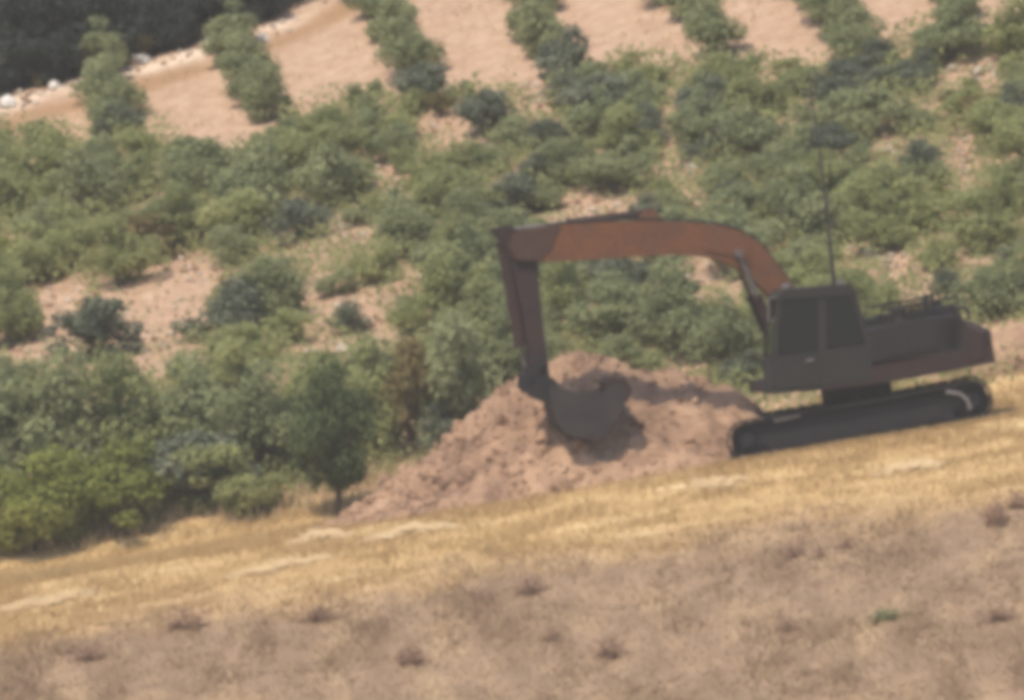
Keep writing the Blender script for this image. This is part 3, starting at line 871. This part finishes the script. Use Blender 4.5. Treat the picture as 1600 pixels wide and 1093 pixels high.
# --- the near hedge on the left, hand placed
NEAR = [
 ('bright', 40, 862, 230, 165, 'yellow-green leafy bush at the grass edge, nearest the left border'),
 ('bright', 190, 838, 220, 150, 'broad bright green bush at the grass edge, second from the left border'),
 ('bright', 118, 846, 150, 120, 'low bright green bush squeezed between the two large yellow-green bushes'),
 ('grey', -40, 800, 260, 250, 'tall grey-green shrub cut off by the left border behind the yellow-green bush'),
 ('tall', 90, 790, 210, 235, 'tall grey-green shrub rising behind the yellow-green bushes at left'),
 ('olive', 205, 770, 200, 210, 'olive shrub with a rounded top behind the broad bright green bush'),
 ('blue', 310, 796, 190, 140, 'dark bush between the bright green bush and the small tree'),
 ('olive', 375, 806, 170, 110, 'low olive bush at the grass edge left of the small tree'),
 ('grey', 300, 745, 220, 200, 'large grey-green shrub in the middle of the left hedge'),
 ('grey', 410, 752, 210, 200, 'wide grey-green shrub behind the small tree with bare trunk'),
 ('olive', 470, 735, 190, 180, 'olive shrub directly behind the crown of the small tree'),
 ('olive', 580, 728, 150, 190, 'olive green shrub between the small tree and the yellowing shrub'),
 ('dry', 632, 722, 135, 225, 'tall yellowing half-dry shrub left of the earth pile'),
 ('grey', 715, 690, 190, 225, 'tall grey-green shrub rising behind the left slope of the earth pile'),
 ('tall', 790, 640, 150, 190, 'slim grey-green shrub behind the excavator stick'),
 ('blue', 690, 715, 90, 90, 'small dark bush at the left foot of the earth pile'),
]
for k, px, py, wp, hp, lb in NEAR:
    plant(k, px, py, wp, hp, 'shrub' if k != 'bright' else 'leafy_bush', 'shrub', lb, 'hedge along the upper edge of the dry grass')
plant('tree', 527, 806, 150, 215, 'small_tree', 'tree', 'small dark tree with a short bare trunk at the edge of the dry grass')

# --- rows in the open field at the top
ROWS = [((176, 232), (150, 118), 'first row from the left'), ((408, 190), (352, 82), 'second row from the left'),
        ((640, 120), (566, 2), 'third row from the left'), ((862, 118), (790, -30), 'fourth row from the left'),
        ((1120, 92), (990, -50), 'fifth row from the left'), ((1300, 60), (1230, -50), 'sixth row from the left'),
        ((1500, 60), (1420, -60), 'rightmost row')]
words = ['nearest', 'second nearest', 'third nearest', 'fourth nearest', 'fifth nearest', 'sixth nearest', 'seventh nearest']
for (a, c_, lb) in ROWS:
    A, B = G(*a), G(c_[0], c_[1])
    nn = 6
    for i in range(nn):
        t = i / (nn - 1)
        p = A + (B - A) * t
        plant('row', a[0] + (c_[0] - a[0]) * t, a[1] + (c_[1] - a[1]) * t, rp.uniform(96, 126), rp.uniform(76, 100), 'orchard_shrub', 'shrub',
              'grey-green shrub in the pale field, %s in the %s' % (words[i], lb), 'shrub rows in the open field', (p[0] + rp.uniform(-.12, .12), p[1], p[2]))

# --- dark shrubs that stand out
SPOTS = [
 ('blue', 470, 375, 130, 75, 'dark blue-grey shrub above the bare patch, upper left middle'),
 ('blue', 362, 527, 155, 100, 'dark grey shrub standing right of the large bare sandy patch'),
 ('grey', 430, 500, 150, 105, 'rounded grey-green shrub between the two bare sandy patches'),
 ('blue', 148, 566, 155, 118, 'dark green shrub standing on the bare soil at left'),
 ('blue', 545, 520, 70, 55, 'little dark bush in the middle of the stony bare patch'),
 ('blue', 190, 230, 95, 80, 'dark shrub at the foot of the leftmost field row'),
 ('blue', 665, 165, 110, 80, 'dark shrub below the third field row'),
 ('blue', 760, 210, 120, 85, 'dark green shrub right of the small pink bare patch'),
 ('blue', 880, 130, 120, 90, 'dark shrub below the fourth field row'),
 ('blue', 800, 335, 120, 70, 'dark shrub just above the elbow of the excavator boom'),
 ('blue', 1010, 225, 90, 70, 'dark shrub in the thicket above the middle of the boom'),
 ('blue', 1300, 265, 110, 80, 'dark shrub beside the antenna, upper right thicket'),
 ('blue', 1380, 330, 130, 75, 'dark bluish shrub right of the antenna'),
 ('blue', 1440, 275, 80, 70, 'small dark shrub in the upper right thicket'),
 ('blue', 1585, 205, 90, 80, 'dark shrub against the right border'),
 ('blue', 1480, 480, 60, 70, 'small dark upright bush just above the excavator tail'),
 ('grey', 960, 545, 190, 130, 'wide green shrub under the boom, left one behind the earth pile'),
 ('tall', 1060, 565, 190, 150, 'green shrub under the boom behind the right part of the earth pile'),
 ('grey', 1150, 585, 150, 130, 'green shrub between the earth pile and the cab'),
 ('blue', 1040, 540, 110, 80, 'dark low shrub under the boom'),
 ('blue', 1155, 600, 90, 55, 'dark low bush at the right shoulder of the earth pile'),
 ('olive', 880, 520, 110, 120, 'olive shrub right of the excavator stick under the boom'),
 ('grey', 1490, 92, 150, 88, 'grey-green shrub below the rightmost field row'),
 ('olive', 1590, 96, 150, 96, 'olive shrub at the right border below the field'),
 ('grey', 1330, 96, 130, 84, 'grey-green shrub below the sixth field row'),
 ('olive', 25, 532, 140, 125, 'olive shrub at the left border above the bare soil'),
 ('olive', 50, 440, 150, 90, 'green shrub just above the leftmost bare patch'),
 ('grey', 610, 250, 90, 60, 'small grey-green shrub above the small bare patch'),
 ('olive', 740, 610, 140, 160, 'olive shrub left of the excavator stick'),
]
for k, px, py, wp, hp, lb in SPOTS:
    plant(k, px, py, wp, hp, 'shrub', 'shrub', lb, 'shrubs on the hillside')

# --- the thicket: fill all the slope that is not bare
placed = [(px, py, wp, hp) for (_, _, px, py, wp, hp) in PLANTS]
def blocked(px, py, wp, hp):
    x0, x1, y0, y1 = px - wp * 0.42, px + wp * 0.42, py - hp * 0.92, py
    for (ox, oy, ow, oh) in OPEN:
        if x0 < ox + ow * 0.55 and x1 > ox - ow * 0.55 and y0 < oy + oh * 0.55 and y1 > oy - oh * 0.55: return True
    for q in np.linspace(x0, x1, 5):
        if y0 < field_line(q) - 12: return True
    return False
cand = []
yv = 110.0
tries = 0
fill = []
while tries < 26000 and len(fill) < 255:
    tries += 1
    px = rp.uniform(-170, 1770); py = rp.uniform(90, 640)
    if px < 690 and py > 640: continue
    lim = 690 if px < 620 else (600 if px < 1190 else 545 - (px - 1200) * 0.06)
    if py > lim: continue
    wp = rp.uniform(95, 200); hp = wp * rp.uniform(0.58, 0.8)
    if py < 300: wp *= 0.85; hp *= 0.8
    if blocked(px, py, wp, hp):
        wp *= 0.55; hp *= 0.5
        if blocked(px, py, wp, hp): continue
    if any(abs(px - a) < (wp + c_) * 0.25 and abs(py - b_) < (hp + d_) * 0.135 for a, b_, c_, d_ in fill): continue
    if any(abs(px - a) < (wp + c_) * 0.22 and abs(py - b_) < (hp + d_) * 0.12 for a, b_, c_, d_ in placed): continue
    fill.append((px, py, wp, hp))
def area(px, py):
    if px < 0: return 'left border'
    if px > 1600: return 'right border'
    if py < 250:
        if px < 330: return 'two leftmost field rows'
        if px < 700: return 'third field row'
        if px < 960: return 'fourth field row'
        if px < 1230: return 'fifth field row'
        return 'sixth field row'
    if px < 260: return 'large bare sandy patch' if py > 330 else 'first field row'
    if px < 660: return 'stony bare patch' if py > 330 else 'small pink bare patch'
    if px < 800: return 'excavator stick'
    if px < 1190: return 'pink bare strip above the boom' if py < 380 else 'earth pile'
    if px < 1340: return 'excavator cab' if py > 380 else 'antenna'
    return 'excavator tail' if py > 400 else 'upper right thicket'
fill.sort(key=lambda f: (f[0]))
from collections import defaultdict
byk = defaultdict(list)
for (px, py, wp, hp) in fill:
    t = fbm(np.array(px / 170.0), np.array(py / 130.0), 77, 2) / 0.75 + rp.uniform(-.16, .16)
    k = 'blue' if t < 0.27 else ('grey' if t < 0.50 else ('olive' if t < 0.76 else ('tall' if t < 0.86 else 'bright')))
    if rp.random() < 0.04: k = 'dry'
    tone = {'blue': 'dark', 'grey': 'grey-green', 'olive': 'olive green', 'tall': 'upright grey-green', 'bright': 'yellow-green', 'dry': 'half-dry yellowish'}[k]
    size = 'small' if wp < 95 else ('large' if wp > 145 else 'mid-sized')
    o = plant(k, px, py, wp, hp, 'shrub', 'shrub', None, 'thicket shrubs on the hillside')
    byk[(size, tone, area(px, py))].append(o)
ordw = ['leftmost', 'second from left', 'third from left', 'fourth from left', 'fifth from left', 'sixth from left', 'seventh from left', 'eighth from left', 'ninth from left', 'tenth from left', 'eleventh from left', 'twelfth from left', 'thirteenth from left', 'fourteenth from left', 'fifteenth from left', 'sixteenth from left']
for (size, tone, ar), os_ in byk.items():
    where = {'left border': 'cut off by the left border', 'right border': 'cut off by the right border'}.get(ar, 'near the ' + ar)
    for i, o in enumerate(os_):
        o['label'] = '%s %s shrub %s' % (size, tone, where) + ('' if len(os_) == 1 else ', %s' % ordw[min(i, 15)])

# --- the dark wood beyond the field, upper left
WOOD = defaultdict(list)
for rowi, (dy, hh) in enumerate(((-16, 105), (-46, 140), (-90, 165), (-140, 190))):
    for px in range(-180, 640, 92):
        x_ = px + rp.uniform(-25, 25) + rowi * 30
        py = float(edge_line(x_)) + dy + rp.uniform(-8, 8)
        if py < -140: continue
        fo = plant('forest', x_, py, rp.uniform(120, 170), hh * rp.uniform(0.8, 1.15), 'forest_tree', 'tree', None, 'dark wood in the upper left corner')
        WOOD[rowi].append(fo)
for rowi, lst in WOOD.items():
    rank = ['front rank', 'second rank', 'third rank', 'rearmost rank'][rowi]
    for i, fo in enumerate(lst):
        fo['label'] = 'dark tree in the %s of the upper left wood, %s' % (rank, ordw[i] if i < 15 else 'at its far right end')
for px, py, wp, hp, lb in ((226, 96, 60, 48, 'pale dry bush at the edge of the wood between the two left rows'), (245, 78, 46, 44, 'yellowish dry bush half hidden in the upper left wood'),
                           (130, 112, 44, 40, 'pale dry bush at the wood edge above the first row'), (60, 138, 40, 34, 'small dry bush on the field edge at far left')):
    plant('dry', px, py, wp, hp, 'dry_bush', 'shrub', lb, 'dry bushes along the wood edge')
# ------------------------------------------------------------------ stones
stones = [rock_mesh('stone', 100 + s, M['stone'], 0.3) for s in range(5)]
white_stones = [rock_mesh('stone', 100 + s, M['white_stone'], 0.3) for s in range(5)]
STN = [(330, 74, 22, 'round white stone at the edge of the wood left of the second row'), (85, 138, 22, 'upright white stone at the edge of the wood, leftmost'),
       (140, 120, 26, 'flat white stone in front of the dark wood, second from left'), (222, 102, 30, 'long pale rock on the field edge before the wood'),
       (295, 24, 22, 'small pale stone high among the dark trees'), (12, 168, 30, 'white stone at the left border on the field edge'),
       (410, 62, 24, 'pale stone beside the top of the second row'), (680, 722, 22, 'small white stone at the left foot of the earth pile'),
       (485, 558, 26, 'pale stone at the lower edge of the stony bare patch'), (535, 548, 30, 'whitish block in the stony bare patch, right of a smaller one'),
       (512, 562, 18, 'smallest pale stone in the stony bare patch'), (462, 492, 20, 'pale stone at the left end of the stony bare patch'),
       (660, 442, 20, 'single white stone among shrubs left of the stick'), (92, 560, 32, 'pale rock at the lower edge of the left bare soil'),
       (165, 568, 22, 'pale stone below the dark shrub on bare soil'), (200, 556, 20, 'small pale stone right of the dark shrub on bare soil'),
       (682, 508, 28, 'pale stone beside the tall shrub above the earth pile'), (1118, 345, 22, 'pale stone just above the boom bend'),
       (1082, 270, 24, 'pale flat stone in the thicket above the boom'), (1530, 118, 26, 'pale stone in the upper right bare strip'),
       (1490, 112, 20, 'smaller pale stone left in the upper right bare strip'), (1360, 400, 28, 'pale stone right of the antenna above the tail'),
       (450, 385, 22, 'pale stone below the dark blue-grey shrub'), (545, 360, 20, 'pale stone left of the middle hillside thicket')]
for i, (px, py, s, lb) in enumerate(STN):
    p = G(px, py); sc = s / PXM(p[1])
    o = link('stone', (white_stones if i < 7 else stones)[i % 5], None, (p[0], p[1], float(Tn(p[0], p[1])) + sc * 0.22), (0, 0, rp.uniform(0, 6)), (sc * 1.1, sc, sc * rp.uniform(0.7, 1.1)))
    tag(o, lb, 'stone', 'pale stones on the hillside')

rub = {}
for nm, mt, nmax, sd_ in (('rubble', M['stone'], 420, 3), ('earth_lumps', M['soil'], 380, 4)):
    g = np.random.default_rng(sd_); tv, tf = [], []
    base = [np.array([v.co[:] for v in q.vertices]) for q in stones]
    fac = [np.array([p.vertices[:] for p in q.polygons]) for q in stones]
    off = 0
    for i in range(nmax):
        ox, oy, ow, oh = OPEN[g.integers(len(OPEN))]
        if i % 5 == 0:
            ox = g.uniform(-150, 560); oy = float(edge_line(ox)) + 2; ow = 4; oh = 14
        p = G(ox + g.normal() * ow * 0.6, oy + g.normal() * oh * 0.6)
        k = g.integers(5); sc = g.uniform(0.04, 0.15)
        a = g.uniform(0, 6.28); ca, sa = math.cos(a), math.sin(a)
        B = base[k] * sc * np.array((1.2, 1, 0.9))
        B = np.stack([B[:, 0] * ca - B[:, 1] * sa, B[:, 0] * sa + B[:, 1] * ca, B[:, 2]], 1)
        tv.append(B + np.array((p[0], p[1], float(Tn(p[0], p[1])) + sc * 0.2))); tf.append(fac[k] + off); off += len(B)
    tag(link(nm, mesh_np(nm, np.concatenate(tv), np.concatenate(tf), 3, mt)), 'pale rubble strewn over the bare patches' if nm == 'rubble' else 'brown earth lumps on the bare patches', 'rubble', None, 'stuff')

# ------------------------------------------------------------------ grasses
def blades(name, pts, h, wdt, lean, mt, label, cat, tone=None, tseed=0):
    n = len(pts); g = np.random.default_rng(tseed)
    a = g.uniform(0, 2 * math.pi, n)
    hh = h * g.uniform(0.5, 1.35, n)
    wv = wdt * g.uniform(0.6, 1.4, n)
    dx = np.stack([np.cos(a), np.sin(a), np.zeros(n)], 1) * wv[:, None]
    tip = np.stack([g.normal(0, lean, n), g.normal(0, lean, n), np.ones(n)], 1) * hh[:, None]
    base = np.asarray(pts) - np.array((0, 0, 0.01))
    V = np.stack([base - dx, base + dx, base + tip], 1).reshape(-1, 3)
    me = mesh_np(name, V, np.arange(n * 3).reshape(-1, 3), 3, mt)
    t = g.uniform(0, 1, n) if tone is None else np.clip(tone + g.uniform(-.25, .25, n), 0, 1)
    t = np.repeat(t, 3)
    attr(me, 'tone', np.stack([t, t, t, np.ones_like(t)], -1))
    return tag(link(name, me), label, cat, None, 'stuff')
def scatter(n, x0, x1, y0, y1, fn, seed):
    g = np.random.default_rng(seed)
    x = g.uniform(x0, x1, n); y = g.uniform(y0, y1, n)
    k = g.uniform(0, 1, n) < fn(x, y)
    x, y = x[k], y[k]
    return np.stack([x, y, Tn(x, y)], 1)
def patch(x, y, s): return smooth(0.34, 0.6, fbm(x * 0.9, y * 1.7, s))
def not_pile(x, y): return (pile_h(x, y) < -0.02)
def under_tracks(x, y): return (np.abs(x - 5.9) < 2.3) & (np.abs(np.abs(y) - 1.08) < 0.4)
pts = scatter(330000, -13, 13, -9, 6, lambda x, y: straw_zone(x, y)[0] * (0.25 + 0.75 * patch(x, y, 31)) * not_pile(x, y) * ~under_tracks(x, y), 1)
gq = np.random.default_rng(15); qx = gq.uniform(3.3, 8.6, 2600); qy = -1.43 - np.abs(gq.normal(0, 0.09, 2600))
pts = np.concatenate([pts, np.stack([qx, qy, Tn(qx, qy)], 1), np.stack([qx, qy - 0.05, Tn(qx, qy - 0.05)], 1)])
blades('dry_grass', pts, 0.10, 0.011, 0.45, M['straw'], 'yellow dry grass covering the strip in front of the excavator', 'grass', fbm(pts[:, 0] * 0.8, pts[:, 1] * 1.6, 35) , 1)
pts = scatter(26000, -13, 13, 2.2, 6, lambda x, y: smooth(2.2, 3.6, y) * (x < 0.2) * not_pile(x, y) * patch(x, y, 36), 2)
blades('tall_straw', pts, 0.30, 0.012, 0.3, M['palestraw'], 'taller pale straw fringe below the left hedge', 'grass', None, 2)
pts = scatter(170000, -13, 13, -19, -3, lambda x, y: brown_zone(x, y) * (0.45 + 0.55 * smooth(0.3, 0.62, fbm(x * 1.5, y * 0.5, 32))), 3)
blades('stubble', pts, 0.06 + 0.09 * smooth(0.42, 0.72, fbm(pts[:, 0] * 1.7, pts[:, 1] * 0.6, 48)), 0.012, 0.6, M['stubble'], 'brown withered stubble covering the foreground slope', 'stubble', fbm(pts[:, 0] * 1.3, pts[:, 1] * 0.4, 37) * 1.5 - 0.2, 3)
def hill_fn(x, y):
    px, py = proj(x, y, T(x, y))
    o = np.zeros_like(x)
    for (ox, oy, ow, oh) in OPEN:
        o = np.maximum(o, np.exp(-(((px - ox) / (ow * 1.1)) ** 2 + ((py - oy) / (oh * 1.2)) ** 2) ** 2))
    th = (py > field_line(px) + 20)
    return th * (1 - o), o, px, py
pts = scatter(240000, -13, 13, 3.6, 34, lambda x, y: hill_fn(x, y)[0] * smooth(0.24, 0.44, fbm(x * 1.1, y * 1.3, 33)) * not_pile(x, y), 4)
g = np.random.default_rng(8); n = len(pts)
c = pts + np.stack([np.zeros(n), np.zeros(n), g.uniform(0, 0.46, n) * (0.35 + fbm(pts[:, 0] * 1.4, pts[:, 1] * 1.4, 44) * 1.4)], 1)
nr = g.normal(size=(n, 3)) * 0.6 + np.array((0, -0.25, 0.6)); nr /= np.linalg.norm(nr, axis=1)[:, None]
u = np.cross(nr, g.normal(size=(n, 3))); u /= np.linalg.norm(u, axis=1)[:, None]; v = np.cross(nr, u)
l = g.uniform(0.026, 0.062, n)[:, None]
me = mesh_np('undergrowth', np.stack([c + u * l, c + v * l * .6, c - u * l, c - v * l * .6], 1).reshape(-1, 3), np.arange(n * 4).reshape(-1, 4), 4, M['olive'])
t = np.repeat(np.clip(fbm(pts[:, 0] * 0.5, pts[:, 1] * 0.6, 38) + g.uniform(-.2, .2, n), 0, 1), 4)
attr(me, 'tone', np.stack([t, t, t, np.ones_like(t)], -1))
tag(link('undergrowth', me), 'low green undergrowth between the hillside shrubs', 'undergrowth', None, 'stuff')
pts = scatter(60000, -13, 13, 3.4, 40, lambda x, y: np.maximum(0.5 * (hill_fn(x, y)[1] > 0.2), 0.5 * (hill_fn(x, y)[3] < field_line(hill_fn(x, y)[2])) * smooth(.48, .62, fbm(x * .6, y * 1.2, 39))) * not_pile(x, y), 5)
blades('sparse_dry_grass', pts, 0.15, 0.014, 0.5, M['palestraw'], 'sparse bleached grass on the bare patches of the hillside', 'grass', None, 5)

SW = [(435, 893, 165, 'short pale swath of flattened straw left of centre in the dry grass'), (640, 834, 150, 'pale streak of flattened straw below the earth pile'),
      (500, 842, 90, 'small pale straw streak below the small tree'), (1425, 730, 110, 'pale straw streak in front of the excavator tracks'),
      (1120, 757, 90, 'pale straw streak just right of the earth pile'), (70, 942, 170, 'long pale straw streak at the left border')]
for i, (px, py, ln, lb) in enumerate(SW):
    g = np.random.default_rng(60 + i); n = 520
    p = G(px, py); hl = ln / 2 / PXM(p[1])
    t = g.uniform(-1, 1, n); wob = 0.10 * np.sin(t * 3 + i) + 0.08 * np.sin(t * 9 + 2 * i)
    x = p[0] + t * hl; y = p[1] + wob + g.normal(0, 0.10, n) * (1 - t * t * 0.8)
    c = np.stack([x, y, Tn(x, y) + g.uniform(0.03, 0.10, n) * (1 - t * t)], 1)
    a = g.normal(0.1, 0.5, n); ax = np.stack([np.cos(a), np.sin(a), g.normal(0.1, 0.15, n)], 1) * g.uniform(0.06, 0.14, n)[:, None]
    wv = np.stack([-np.sin(a) * 0.5, np.cos(a) * 0.5, np.ones(n) * 0.6], 1) * 0.014
    o_ = np.array(p)
    me = mesh_np('straw_swath', np.stack([c - ax - wv, c + ax - wv, c + ax + wv, c - ax + wv], 1).reshape(-1, 3) - o_, np.arange(n * 4).reshape(-1, 4), 4, M['swath'])
    tt = np.repeat(g.uniform(0.5, 1, n), 4); attr(me, 'tone', np.stack([tt, tt, tt, np.ones_like(tt)], -1))
    tag(link('straw_swath', me, None, o_), lb, 'straw', 'pale straw streaks in the dry grass')

# single withered weeds in the brown foreground
WEED = [(290, 985, 90, 60, 'largest withered brown weed in the left foreground'), (140, 1030, 70, 40, 'brown weed near the lower left corner'),
        (640, 1040, 80, 45, 'brown weed at the lower middle of the foreground'), (955, 1025, 80, 50, 'dark purplish weed low in the foreground centre'),
        (830, 930, 70, 45, 'brown weed on the edge of dry grass, centre'), (1240, 868, 36, 38, 'leftmost of three small dark weeds below the tracks'),
        (1282, 866, 34, 30, 'middle of three small dark weeds below the tracks'), (1322, 852, 34, 32, 'rightmost of three small dark weeds below the tracks'),
        (1556, 815, 70, 60, 'dark brown weed near the right border on the grass edge'), (500, 965, 80, 40, 'faint brown weed on the grass edge, left of centre'),
        (1230, 990, 50, 35, 'small brown weed below the green patch, to its left'), (1560, 965, 80, 36, 'brown weed near the right border low in the foreground'),
        (1590, 790, 50, 50, 'brown weed at the right border beside the darker one'), (860, 1000, 30, 26, 'tiny brown weed in the foreground centre')]
def weed_mesh(seed, mt):
    """wispy dome of stems with small leaves, about 1 wide and 1 high"""
    g = np.random.default_rng(seed); n = 360
    d = g.normal(size=(n, 3)); d[:, 2] = np.abs(d[:, 2]); d /= np.linalg.norm(d, axis=1)[:, None]
    lobe = 0.75 + 0.35 * np.sin(np.arctan2(d[:, 1], d[:, 0]) * g.integers(2, 5) + g.uniform(0, 6)) * (1 - d[:, 2] * 0.5)
    c = d * (g.uniform(0.02, 1, n) ** 0.6 * lobe)[:, None] * np.array((0.5, 0.5, 0.9))
    ax = d + g.normal(size=(n, 3)) * 0.5; ax /= np.linalg.norm(ax, axis=1)[:, None]
    sd_ = np.cross(ax, g.normal(size=(n, 3))); sd_ /= np.linalg.norm(sd_, axis=1)[:, None]
    l = g.uniform(0.04, 0.12, n)[:, None]
    V = np.stack([c - ax * l, c + sd_ * l * 0.22, c + ax * l, c - sd_ * l * 0.22], 1).reshape(-1, 3)
    V[:, 2] = np.maximum(V[:, 2], -0.02)
    me = mesh_np('weed', V, np.arange(n * 4).reshape(-1, 4), 4, mt)
    t = np.repeat(g.uniform(0, 1, n), 4); attr(me, 'tone', np.stack([t, t, t, np.ones_like(t)], -1))
    return me
wm = [weed_mesh(s, M['weed']) for s in range(3)]
for i, (px, py, wp, hp, lb) in enumerate(WEED):
    p = G(px, py); s = 1 / PXM(p[1])
    tag(link('withered_weed', wm[i % 3], None, (p[0], p[1], float(Tn(p[0], p[1])) - 0.02), (0, 0, rp.uniform(0, 6)), (wp * s, wp * s * 1.2, hp * s * 1.0)), lb, 'weed', 'withered weeds in the foreground')
gm = weed_mesh(9, M['grey']); p = G(1390, 962); s = 1 / PXM(p[1])
tag(link('green_weed', gm, None, (p[0], p[1], float(Tn(p[0], p[1])) - 0.02), None, (100 * s, 110 * s, 26 * s)), 'small patch of green weed in the brown foreground at right', 'weed')

# ------------------------------------------------------------------ haze
m = bpy.data.materials.new('haze'); m.use_nodes = True
nt = m.node_tree
nt.nodes.remove(nt.nodes['Principled BSDF'])
pv = nt.nodes.new('ShaderNodeVolumePrincipled')
pv.inputs['Color'].default_value = (1.0, 0.93, 0.82, 1)
pv.inputs['Density'].default_value = 0.00026
pv.inputs['Anisotropy'].default_value = 0.0
nt.links.new(pv.outputs[0], nt.nodes['Material Output'].inputs['Volume'])
bm = bmesh.new()
box(bm, (0, 0, 15.5), (1240, 1240, 67))
hz = link('haze', bm_mesh('haze', bm, m))
tag(hz, 'thin pale haze in the air over the valley', 'haze', None, 'stuff')
